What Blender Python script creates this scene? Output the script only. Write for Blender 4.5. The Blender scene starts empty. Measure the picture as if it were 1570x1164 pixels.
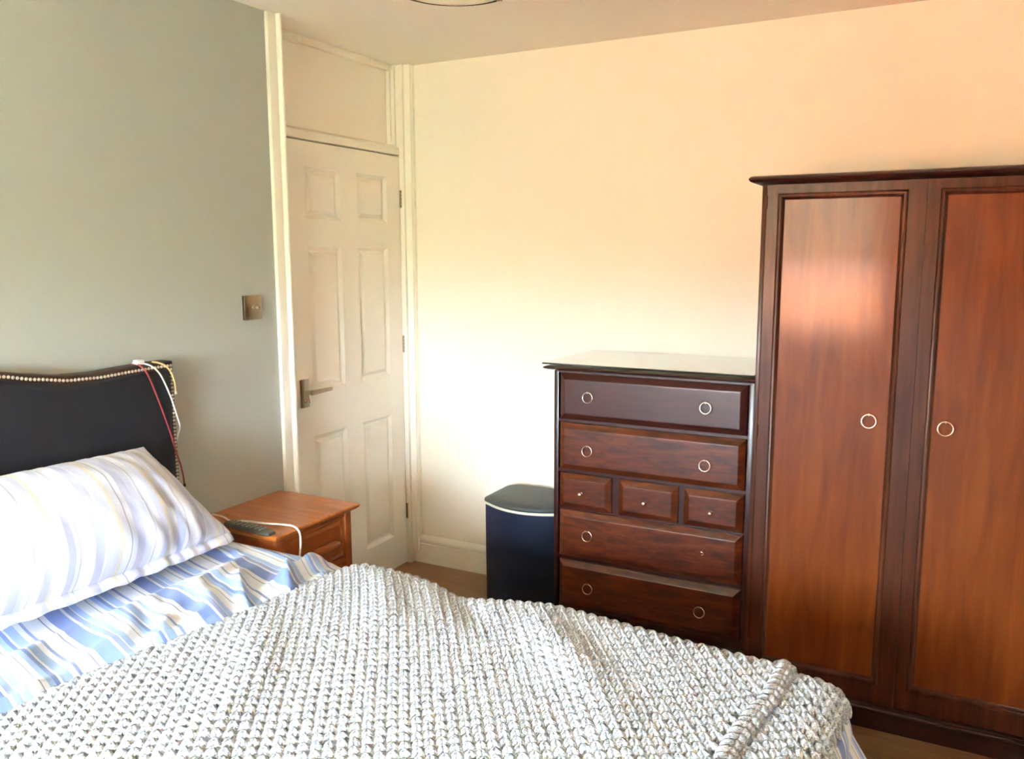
import bpy, bmesh, math, random
import numpy as np
from mathutils import Vector, Matrix, noise

random.seed(7)
scene = bpy.context.scene
COL = scene.collection

# ------------------------------------------------------------------ camera
cam_d = bpy.data.cameras.new('camera')
cam = bpy.data.objects.new('camera', cam_d)
COL.objects.link(cam)
scene.camera = cam
CAM = Vector((2.2821, -3.4110, 1.5301))
YAW, PITCH, ROLL, FPX = 0.4861, -0.1469, -0.0022, 1300.1
fw = Vector((-math.sin(YAW) * math.cos(PITCH), math.cos(YAW) * math.cos(PITCH), math.sin(PITCH)))
rt0 = Vector((math.cos(YAW), math.sin(YAW), 0))
up0 = rt0.cross(fw)
rt = rt0 * math.cos(ROLL) + up0 * math.sin(ROLL)
up = up0 * math.cos(ROLL) - rt0 * math.sin(ROLL)
M = Matrix((rt, up, -fw)).transposed().to_4x4()
M.translation = CAM
cam.matrix_world = M
cam_d.sensor_fit = 'HORIZONTAL'
cam_d.sensor_width = 36.0
cam_d.lens = FPX * 36.0 / 1570.0
cam_d.clip_start = 0.05
cam_d.clip_end = 100

# ------------------------------------------------------------------ world: overcast daylight
world = bpy.data.worlds.new('overcast_sky')
scene.world = world
world.use_nodes = True
wn = world.node_tree.nodes
wl = world.node_tree.links
bg = wn['Background']
# even overcast sky above the horizon, dull garden ground below it
tcw = wn.new('ShaderNodeTexCoord')
sepw = wn.new('ShaderNodeSeparateXYZ')
wl.new(tcw.outputs['Generated'], sepw.inputs[0])
mrw = wn.new('ShaderNodeMapRange')
mrw.interpolation_type = 'SMOOTHSTEP'
mrw.inputs['From Min'].default_value = -0.06
mrw.inputs['From Max'].default_value = 0.06
wl.new(sepw.outputs['Z'], mrw.inputs['Value'])
mixw = wn.new('ShaderNodeMix')
mixw.data_type = 'RGBA'
mixw.inputs['A'].default_value = (0.20, 0.21, 0.14, 1)
mixw.inputs['B'].default_value = (0.60, 0.69, 0.84, 1)
wl.new(mrw.outputs['Result'], mixw.inputs['Factor'])
wl.new(mixw.outputs['Result'], bg.inputs['Color'])
bg.inputs['Strength'].default_value = 22.0

# sun from the far side of the house: it lights the garden behind the window, never the room
sun_d = bpy.data.lights.new('sun', 'SUN')
sun_d.energy = 27.0
sun_d.color = (1.0, 0.93, 0.82)
sun_d.angle = math.radians(2)
sun = bpy.data.objects.new('sun', sun_d)
sun.rotation_euler = (math.radians(-52), 0, math.radians(-18))
sun.location = (2, 6, 8)
COL.objects.link(sun)

# daylight portal in the window opening
WX0, WX1, WZ0, WZ1, REAR = 0.26, 1.79, 0.93, 2.20, -4.30
pl = bpy.data.lights.new('window_portal', 'AREA')
pl.shape = 'RECTANGLE'; pl.size = WX1 - WX0; pl.size_y = WZ1 - WZ0
pl.cycles.is_portal = True
po = bpy.data.objects.new('window_portal', pl)
po.location = ((WX0 + WX1) / 2, REAR - 0.26, (WZ0 + WZ1) / 2)
po.rotation_euler = (math.radians(90), 0, math.pi)
COL.objects.link(po)

scene.view_settings.view_transform = 'Standard'
scene.view_settings.look = 'None'
scene.view_settings.gamma = 1.0
scene.view_settings.use_curve_mapping = False
scene.view_settings.exposure = 2.84
scene.cycles.max_bounces = 14
scene.cycles.diffuse_bounces = 10
scene.cycles.transparent_max_bounces = 12
scene.cycles.sample_clamp_indirect = 10.0


# ------------------------------------------------------------------ helpers
def s(r, g, b):
    f = lambda c: (c / 255 / 12.92) if c / 255 <= 0.04045 else ((c / 255 + 0.055) / 1.055) ** 2.4
    return (f(r), f(g), f(b), 1.0)


class MB:
    """collects vertices and faces in world coordinates, build() links them as ONE mesh object"""

    def __init__(self):
        self.v, self.f, self.uv = [], [], None

    def add(self, vs, fs):
        o = len(self.v)
        self.v += [tuple(p) for p in vs]
        self.f += [tuple(i + o for i in q) for q in fs]
        return self

    def box(self, x0, x1, y0, y1, z0, z1, bev=0.0, seg=2):
        vs = [(x, y, z) for z in (z0, z1) for y in (y0, y1) for x in (x0, x1)]
        fs = [(0, 2, 3, 1), (4, 5, 7, 6), (0, 1, 5, 4), (1, 3, 7, 5), (3, 2, 6, 7), (2, 0, 4, 6)]
        if not bev:
            return self.add(vs, fs)
        bm = bmesh.new()
        bv = [bm.verts.new(p) for p in vs]
        for q in fs:
            bm.faces.new([bv[i] for i in q])
        bmesh.ops.bevel(bm, geom=bm.edges[:], offset=bev, segments=seg, affect='EDGES', profile=0.5)
        return self.from_bm(bm)

    def from_bm(self, bm):
        bm.verts.index_update()
        self.add([v.co[:] for v in bm.verts], [[v.index for v in f.verts] for f in bm.faces])
        bm.free()
        return self

    def rings(self, rings, closed=True, cap=True):
        n = len(rings[0])
        vs = [p for r in rings for p in r]
        fs = []
        for i in range(len(rings) - 1):
            for j in range(n if closed else n - 1):
                k = (j + 1) % n
                fs.append((i * n + j, i * n + k, (i + 1) * n + k, (i + 1) * n + j))
        if cap:
            fs.append(tuple(range(n))[::-1])
            fs.append(tuple((len(rings) - 1) * n + j for j in range(n)))
        return self.add(vs, fs)

    def tube(self, path, r, n=8):
        P = [Vector(p) for p in path]
        rad = r if isinstance(r, (list, tuple)) else [r] * len(P)
        T = [(P[min(i + 1, len(P) - 1)] - P[max(i - 1, 0)]).normalized() for i in range(len(P))]
        a = Vector((0, 0, 1)) if abs(T[0].z) < 0.9 else Vector((1, 0, 0))
        N = (a - T[0] * a.dot(T[0])).normalized()
        rg = []
        for i, p in enumerate(P):
            N = (N - T[i] * N.dot(T[i])).normalized()
            B = T[i].cross(N)
            rg.append([p + (N * math.cos(t) + B * math.sin(t)) * rad[i]
                       for t in [2 * math.pi * k / n for k in range(n)]])
        return self.rings(rg)

    def torus(self, c, R, r, ax=(1, 0, 0), ay=(0, 0, 1), n=28, m=8):
        c, ax, ay = Vector(c), Vector(ax), Vector(ay)
        az = ax.cross(ay)
        rg = []
        for i in range(n):
            t = 2 * math.pi * i / n
            d = ax * math.cos(t) + ay * math.sin(t)
            rg.append([c + d * (R + r * math.cos(q)) + az * r * math.sin(q)
                       for q in [2 * math.pi * k / m for k in range(m)]])
        rg.append(rg[0])
        return self.rings(rg, cap=False)

    def lathe(self, c, axis, prof, n=20):
        """prof: (distance along axis, radius) pairs"""
        c, w = Vector(c), Vector(axis).normalized()
        a = Vector((0, 0, 1)) if abs(w.z) < 0.9 else Vector((1, 0, 0))
        u = (a - w * a.dot(w)).normalized()
        v = w.cross(u)
        rg = [[c + w * d + (u * math.cos(t) + v * math.sin(t)) * max(r, 1e-5)
               for t in [2 * math.pi * k / n for k in range(n)]] for d, r in prof]
        return self.rings(rg)

    def panel(self, org, U, V, Wn, u0, u1, v0, v1, prof, back=None):
        """nested rectangles: prof = (inset, height along Wn); last one is filled"""
        org, U, V, Wn = Vector(org), Vector(U), Vector(V), Vector(Wn)
        P = lambda a, b, h: org + U * a + V * b + Wn * h
        rg = [[P(u0 + i, v0 + i, h), P(u1 - i, v0 + i, h), P(u1 - i, v1 - i, h), P(u0 + i, v1 - i, h)]
              for i, h in prof]
        vs = [p for r in rg for p in r]
        fs = []
        for i in range(len(rg) - 1):
            for j in range(4):
                k = (j + 1) % 4
                fs.append((4 * i + j, 4 * i + k, 4 * i + 4 + k, 4 * i + 4 + j))
        L = 4 * (len(rg) - 1)
        fs.append((L, L + 1, L + 2, L + 3))
        if back:
            fs.append((3, 2, 1, 0))
        return self.add(vs, fs)

    def prism(self, poly, fn, d0, d1):
        """poly of (a,b); fn(a,b,d)->point"""
        n = len(poly)
        vs = [fn(a, b, d0) for a, b in poly] + [fn(a, b, d1) for a, b in poly]
        fs = [tuple(range(n))[::-1], tuple(range(n, 2 * n))]
        fs += [(i, (i + 1) % n, n + (i + 1) % n, n + i) for i in range(n)]
        return self.add(vs, fs)

    def build(self, name, mat, parent=None, smooth=None, loc=None, fix=True):
        o_w = Vector((0, 0, 0))
        p = parent
        while p is not None:
            o_w += p.location
            p = p.parent
        base = Vector(loc) if loc is not None else o_w
        me = bpy.data.meshes.new(name)
        me.from_pydata([(Vector(q) - base)[:] for q in self.v], [], self.f)
        if fix:
            bm = bmesh.new(); bm.from_mesh(me)
            bmesh.ops.recalc_face_normals(bm, faces=bm.faces[:])
            bm.to_mesh(me); bm.free()
        if self.uv is not None:
            lay = me.uv_layers.new(name='cloth')
            for lp in me.loops:
                lay.data[lp.index].uv = self.uv[lp.vertex_index]
        if smooth is not None:
            for q in me.polygons:
                q.use_smooth = True
            if smooth < 179:
                me.set_sharp_from_angle(angle=math.radians(smooth))
        me.materials.append(mat)
        o = bpy.data.objects.new(name, me)
        COL.objects.link(o)
        if loc is not None and parent is None:
            o.location = base
        elif loc is not None:
            o.location = base - o_w
        if parent is not None:
            o.parent = parent
        return o


def tag(o, label, cat, group=None):
    o['label'] = label
    o['category'] = cat
    if group:
        o['group'] = group
    return o


def thing(name, loc, label, cat, group=None):
    o = bpy.data.objects.new(name, None)
    o.empty_display_size = 0.1
    o.location = loc
    COL.objects.link(o)
    return tag(o, label, cat, group)


def struct(o, label=None):
    o['kind'] = 'structure'
    if label:
        o['label'] = label
    return o


def copy_part(src, parent, loc):
    c = src.copy()
    COL.objects.link(c)
    c.parent = parent
    c.location = loc
    return c


# ------------------------------------------------------------------ materials
def new_mat(name):
    m = bpy.data.materials.new(name)
    m.use_nodes = True
    return m, m.node_tree.nodes, m.node_tree.links, m.node_tree.nodes['Principled BSDF']


def coords(nt, scale=(1, 1, 1), kind='Object', rot=(0, 0, 0)):
    tc = nt.new('ShaderNodeTexCoord')
    mp = nt.new('ShaderNodeMapping')
    mp.inputs['Scale'].default_value = scale
    mp.inputs['Rotation'].default_value = rot
    return tc.outputs[kind], mp


def ramp(nt, stops, interp='LINEAR'):
    r = nt.new('ShaderNodeValToRGB')
    e = r.color_ramp
    e.interpolation = interp
    while len(e.elements) > 1:
        e.elements.remove(e.elements[-1])
    e.elements[0].position = stops[0][0]
    e.elements[0].color = stops[0][1]
    for p, c in stops[1:]:
        x = e.elements.new(p)
        x.color = c
    return r


def plain(name, col, rough=0.5, metal=0.0, bump=0.0, bscale=200.0, var=0.0, vscale=6.0, spec=0.5, coat=0.0):
    m, n, l, b = new_mat(name)
    b.inputs['Base Color'].default_value = col
    b.inputs['Roughness'].default_value = rough
    b.inputs['Metallic'].default_value = metal
    b.inputs['Specular IOR Level'].default_value = spec
    b.inputs['Coat Weight'].default_value = coat
    src, mp = coords(n)
    l.new(src, mp.inputs['Vector'])
    if var:
        nz = n.new('ShaderNodeTexNoise')
        nz.inputs['Scale'].default_value = vscale
        nz.inputs['Detail'].default_value = 4
        l.new(mp.outputs[0], nz.inputs['Vector'])
        lo = tuple(c * (1 - var) for c in col[:3]) + (1,)
        hi = tuple(min(1, c * (1 + var)) for c in col[:3]) + (1,)
        r = ramp(n, [(0.3, lo), (0.7, hi)])
        l.new(nz.outputs['Fac'], r.inputs['Fac'])
        l.new(r.outputs['Color'], b.inputs['Base Color'])
    if bump:
        nb = n.new('ShaderNodeTexNoise')
        nb.inputs['Scale'].default_value = bscale
        nb.inputs['Detail'].default_value = 3
        bp = n.new('ShaderNodeBump')
        bp.inputs['Strength'].default_value = bump
        bp.inputs['Distance'].default_value = 0.002
        l.new(mp.outputs[0], nb.inputs['Vector'])
        l.new(nb.outputs['Fac'], bp.inputs['Height'])
        l.new(bp.outputs['Normal'], b.inputs['Normal'])
    return m


def wood(name, dark, mid, light, grain=(1, 1, 1), rough=0.3, coat=0.3, coat_rough=0.2, figure=0.0,
         fig_dir=(6, 6, 3), spec=0.5, specks=0.0, fig_rot=0.6):
    m, n, l, b = new_mat(name)
    src, mp = coords(n, grain)
    l.new(src, mp.inputs['Vector'])
    nz = n.new('ShaderNodeTexNoise')
    nz.inputs['Scale'].default_value = 3.0
    nz.inputs['Detail'].default_value = 6
    nz.inputs['Roughness'].default_value = 0.6
    nz.inputs['Distortion'].default_value = 0.5
    l.new(mp.outputs[0], nz.inputs['Vector'])
    r = ramp(n, [(0.25, dark), (0.5, mid), (0.78, light)])
    l.new(nz.outputs['Fac'], r.inputs['Fac'])
    outc = r.outputs['Color']
    if figure:
        mp2 = n.new('ShaderNodeMapping')
        mp2.inputs['Scale'].default_value = fig_dir
        mp2.inputs['Rotation'].default_value = (0, fig_rot, 0)
        l.new(src, mp2.inputs['Vector'])
        n2 = n.new('ShaderNodeTexNoise')
        n2.inputs['Scale'].default_value = 4.0
        n2.inputs['Detail'].default_value = 3
        n2.inputs['Distortion'].default_value = 0.7
        l.new(mp2.outputs[0], n2.inputs['Vector'])
        r2 = ramp(n, [(0.38, (0.25, 0.17, 0.14, 1)), (0.60, (1, 1, 1, 1))])
        l.new(n2.outputs['Fac'], r2.inputs['Fac'])
        mx = n.new('ShaderNodeMix'); mx.data_type = 'RGBA'; mx.blend_type = 'MULTIPLY'
        mx.inputs['Factor'].default_value = figure
        l.new(outc, mx.inputs['A']); l.new(r2.outputs['Color'], mx.inputs['B'])
        outc = mx.outputs['Result']
    if specks:
        mp3 = n.new('ShaderNodeMapping')
        mp3.inputs['Scale'].default_value = (1, 1, 1)
        l.new(src, mp3.inputs['Vector'])
        vo = n.new('ShaderNodeTexVoronoi')
        vo.inputs['Scale'].default_value = 4.2
        l.new(mp3.outputs[0], vo.inputs['Vector'])
        lt = n.new('ShaderNodeMath'); lt.operation = 'LESS_THAN'
        lt.inputs[1].default_value = specks
        l.new(vo.outputs['Distance'], lt.inputs[0])
        mx = n.new('ShaderNodeMix'); mx.data_type = 'RGBA'
        mx.inputs['B'].default_value = s(225, 150, 120)
        l.new(lt.outputs[0], mx.inputs['Factor']); l.new(outc, mx.inputs['A'])
        outc = mx.outputs['Result']
    l.new(outc, b.inputs['Base Color'])
    b.inputs['Roughness'].default_value = rough
    b.inputs['Specular IOR Level'].default_value = spec
    b.inputs['Coat Weight'].default_value = coat
    b.inputs['Coat Roughness'].default_value = coat_rough
    return m


MAT = {}
MAT['cream'] = plain('cream_wall_paint', s(247, 237, 221), 0.75, bump=0.06, bscale=90, spec=0.25)
MAT['grey'] = plain('grey_green_wall_paint', s(184, 186, 177), 0.7, bump=0.08, bscale=120, spec=0.3)
MAT['ceil'] = plain('ceiling_paint', s(244, 236, 224), 0.85, bump=0.08, bscale=60, spec=0.2)
MAT['gloss'] = plain('white_gloss_paint', s(248, 242, 228), 0.32, bump=0.02, bscale=40)
MAT['door'] = plain('white_door_paint', s(245, 238, 224), 0.38, bump=0.03, bscale=160)
MAT['dark'] = plain('hall_shade_subfloor', s(60, 38, 28), 0.9)  # shade of the unlit hall put into the colour; also the sub floor
MAT['steel'] = plain('satin_nickel', s(158, 142, 120), 0.34, 1.0, var=0.06)
MAT['chrome'] = plain('polished_nickel', s(225, 205, 185), 0.16, 1.0)
MAT['brass'] = plain('aged_brass', s(112, 92, 62), 0.4, 1.0, var=0.1)
MAT['black'] = plain('black_plastic', s(18, 16, 15), 0.4)
MAT['white'] = plain('white_plastic', s(240, 236, 228), 0.4)

MAT['mahog'] = wood('mahogany_dark', s(36, 9, 7), s(54, 16, 10), s(70, 24, 14), (1.2, 1.2, 14), 0.34, 0.35, 0.22)
MAT['mahog_h'] = wood('mahogany_dark_horizontal', s(36, 9, 7), s(54, 16, 10), s(70, 24, 14), (1.2, 14, 14), 0.34, 0.35, 0.22)
MAT['mahog_plain'] = wood('mahogany_drawer_plain', s(50, 15, 11), s(62, 21, 15), s(72, 27, 19), (1.0, 10, 18), 0.33, 0.4, 0.25)
MAT['mahog_fig'] = wood('mahogany_drawer_figured', s(66, 22, 7), s(94, 37, 11), s(116, 54, 16), (1.0, 10, 14), 0.33, 0.4, 0.22,
                        figure=0.72, fig_dir=(3.2, 3, 11), fig_rot=0.5)
MAT['ward_frame'] = wood('wardrobe_frame_wood', s(56, 24, 12), s(76, 36, 18), s(94, 48, 25), (16, 16, 1.2), 0.4, 0.22, 0.18, spec=0.2)
MAT['ward_panel'] = wood('wardrobe_panel_wood', s(92, 38, 9), s(116, 52, 12), s(134, 66, 17), (7, 7, 0.8), 0.42, 0.5, 0.13,
                         specks=0.011, spec=0.18)
MAT['pine'] = wood('orange_pine', s(160, 82, 28), s(182, 102, 40), s(198, 120, 54), (1.5, 14, 14), 0.38, 0.35, 0.25)
MAT['pine_v'] = wood('orange_pine_vertical', s(138, 66, 24), s(160, 82, 32), s(178, 100, 44), (14, 14, 1.5), 0.38, 0.35, 0.25)
MAT['pine_y'] = wood('orange_pine_cross', s(138, 66, 24), s(160, 82, 32), s(176, 98, 42), (14, 1.5, 14), 0.38, 0.35, 0.25)
MAT['floor'] = wood('laminate_oak_brown', s(116, 84, 58), s(138, 102, 72), s(156, 120, 88), (1.2, 16, 16), 0.42, 0.15, 0.3)
MAT['leather'] = plain('black_faux_leather', s(30, 30, 36), 0.5, bump=0.35, bscale=420, spec=0.45)
MAT['leather_brown'] = plain('brown_piping_leather', s(58, 36, 26), 0.5, bump=0.2, bscale=300)
MAT['stud'] = plain('antique_silver_stud', s(232, 220, 206), 0.28, 1.0)
MAT['navy'] = plain('navy_metal_body', s(30, 39, 62), 0.42, 0.0, spec=0.4)
MAT['lid'] = plain('charcoal_lid_plastic', s(66, 69, 66), 0.5, spec=0.5, bump=0.05, bscale=300)
MAT['creamplastic'] = plain('cream_plastic_band', s(246, 240, 216), 0.4)
MAT['red_cable'] = plain('maroon_cable', s(140, 42, 48), 0.5)
MAT['tan_cable'] = plain('tan_cable', s(232, 190, 130), 0.5)
MAT['remote'] = plain('remote_grey', s(84, 82, 72), 0.5)
MAT['button'] = plain('remote_button', s(150, 146, 130), 0.5)
MAT['bulkhead'] = plain('frosted_shade_glass', s(248, 240, 214), 0.3)
MAT['divan'] = plain('divan_fabric', s(90, 88, 92), 0.9)
MAT['mattress'] = plain('mattress_ticking', s(230, 228, 226), 0.9)


def glass_mat():
    m, n, l, b = new_mat('green_tinted_glass')
    b.inputs['Base Color'].default_value = (0.55, 0.74, 0.62, 1)
    b.inputs['Roughness'].default_value = 0.04
    b.inputs['IOR'].default_value = 1.6
    b.inputs['Coat Weight'].default_value = 1.0
    b.inputs['Coat IOR'].default_value = 1.6
    b.inputs['Transmission Weight'].default_value = 1.0
    return m


def pane_mat():
    m, n, l, b = new_mat('window_pane_glass')
    n.remove(b)
    t = n.new('ShaderNodeBsdfTransparent'); t.inputs['Color'].default_value = (0.95, 0.97, 0.95, 1)
    g = n.new('ShaderNodeBsdfGlossy'); g.inputs['Roughness'].default_value = 0.02
    fr = n.new('ShaderNodeFresnel'); fr.inputs['IOR'].default_value = 1.45
    mx = n.new('ShaderNodeMixShader')
    l.new(fr.outputs[0], mx.inputs[0]); l.new(t.outputs[0], mx.inputs[1]); l.new(g.outputs[0], mx.inputs[2])
    l.new(mx.outputs[0], n['Material Output'].inputs['Surface'])
    return m


def blind_mat():
    m, n, l, b = new_mat('cream_blind_fabric')
    n.remove(b)
    d = n.new('ShaderNodeBsdfDiffuse'); d.inputs['Color'].default_value = (0.82, 0.80, 0.66, 1)
    t = n.new('ShaderNodeBsdfTranslucent'); t.inputs['Color'].default_value = (0.82, 0.79, 0.52, 1)
    mx = n.new('ShaderNodeMixShader'); mx.inputs[0].default_value = 0.5
    l.new(d.outputs[0], mx.inputs[1]); l.new(t.outputs[0], mx.inputs[2])
    l.new(mx.outputs[0], n['Material Output'].inputs['Surface'])
    return m


MAT['glass'] = glass_mat()
MAT['pane'] = pane_mat()
MAT['blind'] = blind_mat()


def stripes(name, stops, period, offset=0.0, rough=0.85, wob=0.004):
    """cloth stripes that run along the second cloth coordinate"""
    m, n, l, b = new_mat(name)
    uv = n.new('ShaderNodeUVMap'); uv.uv_map = 'cloth'
    nz = n.new('ShaderNodeTexNoise'); nz.inputs['Scale'].default_value = 5.0
    l.new(uv.outputs[0], nz.inputs['Vector'])
    sep = n.new('ShaderNodeSeparateXYZ'); l.new(uv.outputs[0], sep.inputs[0])
    ma = n.new('ShaderNodeMath'); ma.operation = 'MULTIPLY_ADD'
    ma.inputs[1].default_value = wob * 2; l.new(nz.outputs['Fac'], ma.inputs[0]); l.new(sep.outputs['X'], ma.inputs[2])
    dv = n.new('ShaderNodeMath'); dv.operation = 'MULTIPLY_ADD'
    dv.inputs[1].default_value = 1.0 / period; dv.inputs[2].default_value = offset
    l.new(ma.outputs[0], dv.inputs[0])
    fr = n.new('ShaderNodeMath'); fr.operation = 'FRACT'; l.new(dv.outputs[0], fr.inputs[0])
    r = ramp(n, stops, 'CONSTANT'); l.new(fr.outputs[0], r.inputs['Fac'])
    l.new(r.outputs['Color'], b.inputs['Base Color'])
    b.inputs['Roughness'].default_value = rough
    b.inputs['Specular IOR Level'].default_value = 0.2
    b.inputs['Sheen Weight'].default_value = 0.15
    nb = n.new('ShaderNodeTexNoise'); nb.inputs['Scale'].default_value = 34.0; nb.inputs['Detail'].default_value = 3
    mp = n.new('ShaderNodeMapping'); mp.inputs['Scale'].default_value = (1.0, 0.35, 1)
    l.new(uv.outputs[0], mp.inputs[0]); l.new(mp.outputs[0], nb.inputs['Vector'])
    bp = n.new('ShaderNodeBump'); bp.inputs['Strength'].default_value = 0.25; bp.inputs['Distance'].default_value = 0.006
    l.new(nb.outputs['Fac'], bp.inputs['Height']); l.new(bp.outputs['Normal'], b.inputs['Normal'])
    return m


Wt, Bl, Lb, Pl, Gy, Be = s(230, 231, 238), s(128, 149, 207), s(168, 193, 232), s(148, 163, 209), s(158, 160, 178), s(216, 208, 196)
MAT['duvet'] = stripes('blue_striped_cotton', [
    (0.0, Wt), (0.10, Gy), (0.115, Wt), (0.17, Bl), (0.33, Wt), (0.36, Pl), (0.42, Wt), (0.43, Lb), (0.50, Wt),
    (0.60, Gy), (0.61, Wt), (0.66, Lb), (0.71, Bl), (0.75, Wt), (0.77, Lb), (0.86, Wt), (0.92, Pl), (0.95, Wt)], 0.26)
Wt = s(218, 218, 228)
La, Lc = s(190, 191, 214), s(203, 204, 222)
MAT['pillow'] = stripes('lilac_striped_cotton', [
    (0.0, Wt), (0.06, La), (0.14, Wt), (0.16, Lc), (0.26, Be), (0.30, Wt), (0.36, s(168, 166, 182)), (0.375, Wt),
    (0.42, La), (0.50, Lc), (0.56, Wt), (0.575, s(182, 180, 196)), (0.59, Wt), (0.66, Lc), (0.72, Be), (0.76, Wt),
    (0.84, La), (0.90, Wt), (0.93, s(186, 184, 196)), (0.945, Wt)], 0.30)


def yarn_mat():
    m, n, l, b = new_mat('grey_white_chunky_yarn')
    src, mp = coords(n)
    l.new(src, mp.inputs['Vector'])
    nz = n.new('ShaderNodeTexNoise'); nz.inputs['Scale'].default_value = 330; nz.inputs['Detail'].default_value = 2
    l.new(mp.outputs[0], nz.inputs['Vector'])
    # plies twisted round each strand
    uv = n.new('ShaderNodeUVMap'); uv.uv_map = 'cloth'
    sep = n.new('ShaderNodeSeparateXYZ'); l.new(uv.outputs[0], sep.inputs[0])
    k = n.new('ShaderNodeMath'); k.operation = 'MULTIPLY'; k.inputs[1].default_value = 2 * math.pi * 5
    l.new(sep.outputs['X'], k.inputs[0])
    sn = n.new('ShaderNodeMath'); sn.operation = 'SINE'; l.new(k.outputs[0], sn.inputs[0])
    ad = n.new('ShaderNodeMath'); ad.operation = 'MULTIPLY_ADD'; ad.inputs[1].default_value = 0.10
    l.new(sn.outputs[0], ad.inputs[0]); l.new(nz.outputs['Fac'], ad.inputs[2])
    r = ramp(n, [(0.30, s(150, 153, 160)), (0.52, s(196, 199, 206)), (0.70, s(222, 225, 232))])
    l.new(ad.outputs[0], r.inputs['Fac'])
    l.new(r.outputs['Color'], b.inputs['Base Color'])
    b.inputs['Roughness'].default_value = 0.95
    b.inputs['Specular IOR Level'].default_value = 0.1
    bp = n.new('ShaderNodeBump'); bp.inputs['Strength'].default_value = 0.6; bp.inputs['Distance'].default_value = 0.003
    l.new(ad.outputs[0], bp.inputs['Height']); l.new(bp.outputs['Normal'], b.inputs['Normal'])
    return m


MAT['yarn'] = yarn_mat()

# ------------------------------------------------------------------ room shell
H = 2.396
RX = 3.35
XD = -0.0866          # front face of the door leaf
YD = -0.0538          # hinge edge of the door leaf

struct(MB().box(-0.16, 0, REAR, -0.97, 0, H).build('wall_left', MAT['grey']), 'grey-green painted wall behind the headboard')
struct(MB().box(-0.20, RX + .1, 0, 0.1, 0, H).build('wall_far', MAT['cream']), 'cream painted wall behind the dresser and wardrobe')
struct(MB().box(RX, RX + .1, REAR, 0, 0, H).build('wall_right', MAT['cream']), 'cream painted side wall')
rw = MB()
rw.box(-0.16, WX0, REAR - .25, REAR, 0, H).box(WX1, RX + .1, REAR - .25, REAR, 0, H)
rw.box(WX0, WX1, REAR - .25, REAR, 0, WZ0).box(WX0, WX1, REAR - .25, REAR, WZ1, H)
struct(rw.build('wall_rear', MAT['cream']), 'cream painted wall with the window')
struct(MB().box(-0.20, RX + .1, REAR - .25, 0.1, H, H + .08).build('ceiling', MAT['ceil']), 'off-white painted ceiling')
hall = struct(MB().box(-0.20, -0.145, -0.97, 0, 0, H).build('hall_shade_slab', MAT['dark']), 'dark slab behind the door standing in for the unlit hall')  # added slab: keeps sky out of door gaps, brown stands for hall shade

# floor boards: sub floor and one mesh per plank
fl = struct(MB().box(-0.16, RX, REAR, 0, -0.05, -0.0105).build('floor', MAT['dark']), 'brown laminate board floor')
PW, PLEN = 0.192, 1.285
rows = int(math.ceil(-REAR / PW))
for i in range(rows):
    y1 = -i * PW
    y0 = max(y1 - PW, REAR)
    x = -0.16 - (0.37 * i * 1.7) % PLEN
    while x < RX:
        x0, x1 = max(x, -0.16), min(x + PLEN, RX)
        if x1 - x0 > 0.02 and not (y1 < -1.7 and x1 < 2.0 and y0 > -2.8):
            MB().box(x0 + .0006, x1 - .0006, y0 + .0006, y1 - .0006, -0.0105, 0, 0.0012, 1).build(
                'plank', MAT['floor'], fl, loc=(x0, (y0 + y1) / 2, 0))
        x += PLEN

# skirting with torus top
def skirting(name, fn, a0, a1):
    poly = [(0, 0), (0.018, 0), (0.018, 0.098), (0.0145, 0.1), (0.0145, 0.104), (0.019, 0.108), (0.0205, 0.116),
            (0.019, 0.124), (0.014, 0.129), (0.010, 0.136), (0.004, 0.140), (0, 0.140)]
    return struct(MB().prism(poly, fn, a0, a1).build(name, MAT['gloss'], smooth=35), 'white painted skirting board')

skirting('baseboard_far', lambda a, b, d: (d, -a, b), -0.066, RX)
skirting('baseboard_left', lambda a, b, d: (a, d, b), REAR, -0.992)
skirting('baseboard_right', lambda a, b, d: (RX - a, d, b), REAR, -0.02)
skirting('baseboard_rear', lambda a, b, d: (d, REAR + a, b), 0.02, RX - .02)

# door surround
jm = MB()
jm.box(-0.145, 0.0, -0.968, -0.932, 0, H, .002)                       # near jamb
jm.box(-0.145, XD - .004, -0.932, -0.8175, 0, 2.03, .001)               # near lining flush with the leaf
jm.box(-0.145, XD - .006, -0.932, -0.80, 2.03, H, .001)
struct(jm.build('trim_1', MAT['gloss'], smooth=40), 'white painted door jamb beside the grey wall')
ar = MB()
ar.box(0.0, 0.016, -0.994, -0.951, 0, H - .001, .0015)
poly = [(0.0, -0.950), (0.026, -0.950), (0.031, -0.948), (0.033, -0.944), (0.033, -0.939), (0.029, -0.934), (0.022, -0.931), (0, -0.930)]
ar.prism(poly, lambda a, b, d: (a, b, d), 0, H - .001)
struct(ar.build('trim_2', MAT['gloss'], smooth=50), 'white stepped architrave at the grey wall edge')
fj = MB().box(-0.145, -0.066, -0.050, -0.0, 0, H - .001, .0015)
struct(fj.build('trim_3', MAT['gloss'], smooth=40), 'white painted hinge-side jamb')
tb = MB()
poly = [(-0.065, 0.072), (-0.062, 0.064), (-0.056, 0.061), (-0.042, 0.061), (-0.036, 0.064), (-0.033, 0.072),
        (-0.033, H - .001), (-0.065, H - .001)]
tb.prism(poly, lambda a, b, d: (a, d, b), -0.036, -0.0205)
tb.box(-0.065, -0.030, -0.0205, 0.0, 0.1405, H - .001)
struct(tb.build('trim_4', MAT['gloss'], smooth=30), 'white corner cover strip ending above the skirting')
rl = MB()
rl.box(-0.14, XD, -0.8175, -0.0505, 1.9885, 2.022, .002)
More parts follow.
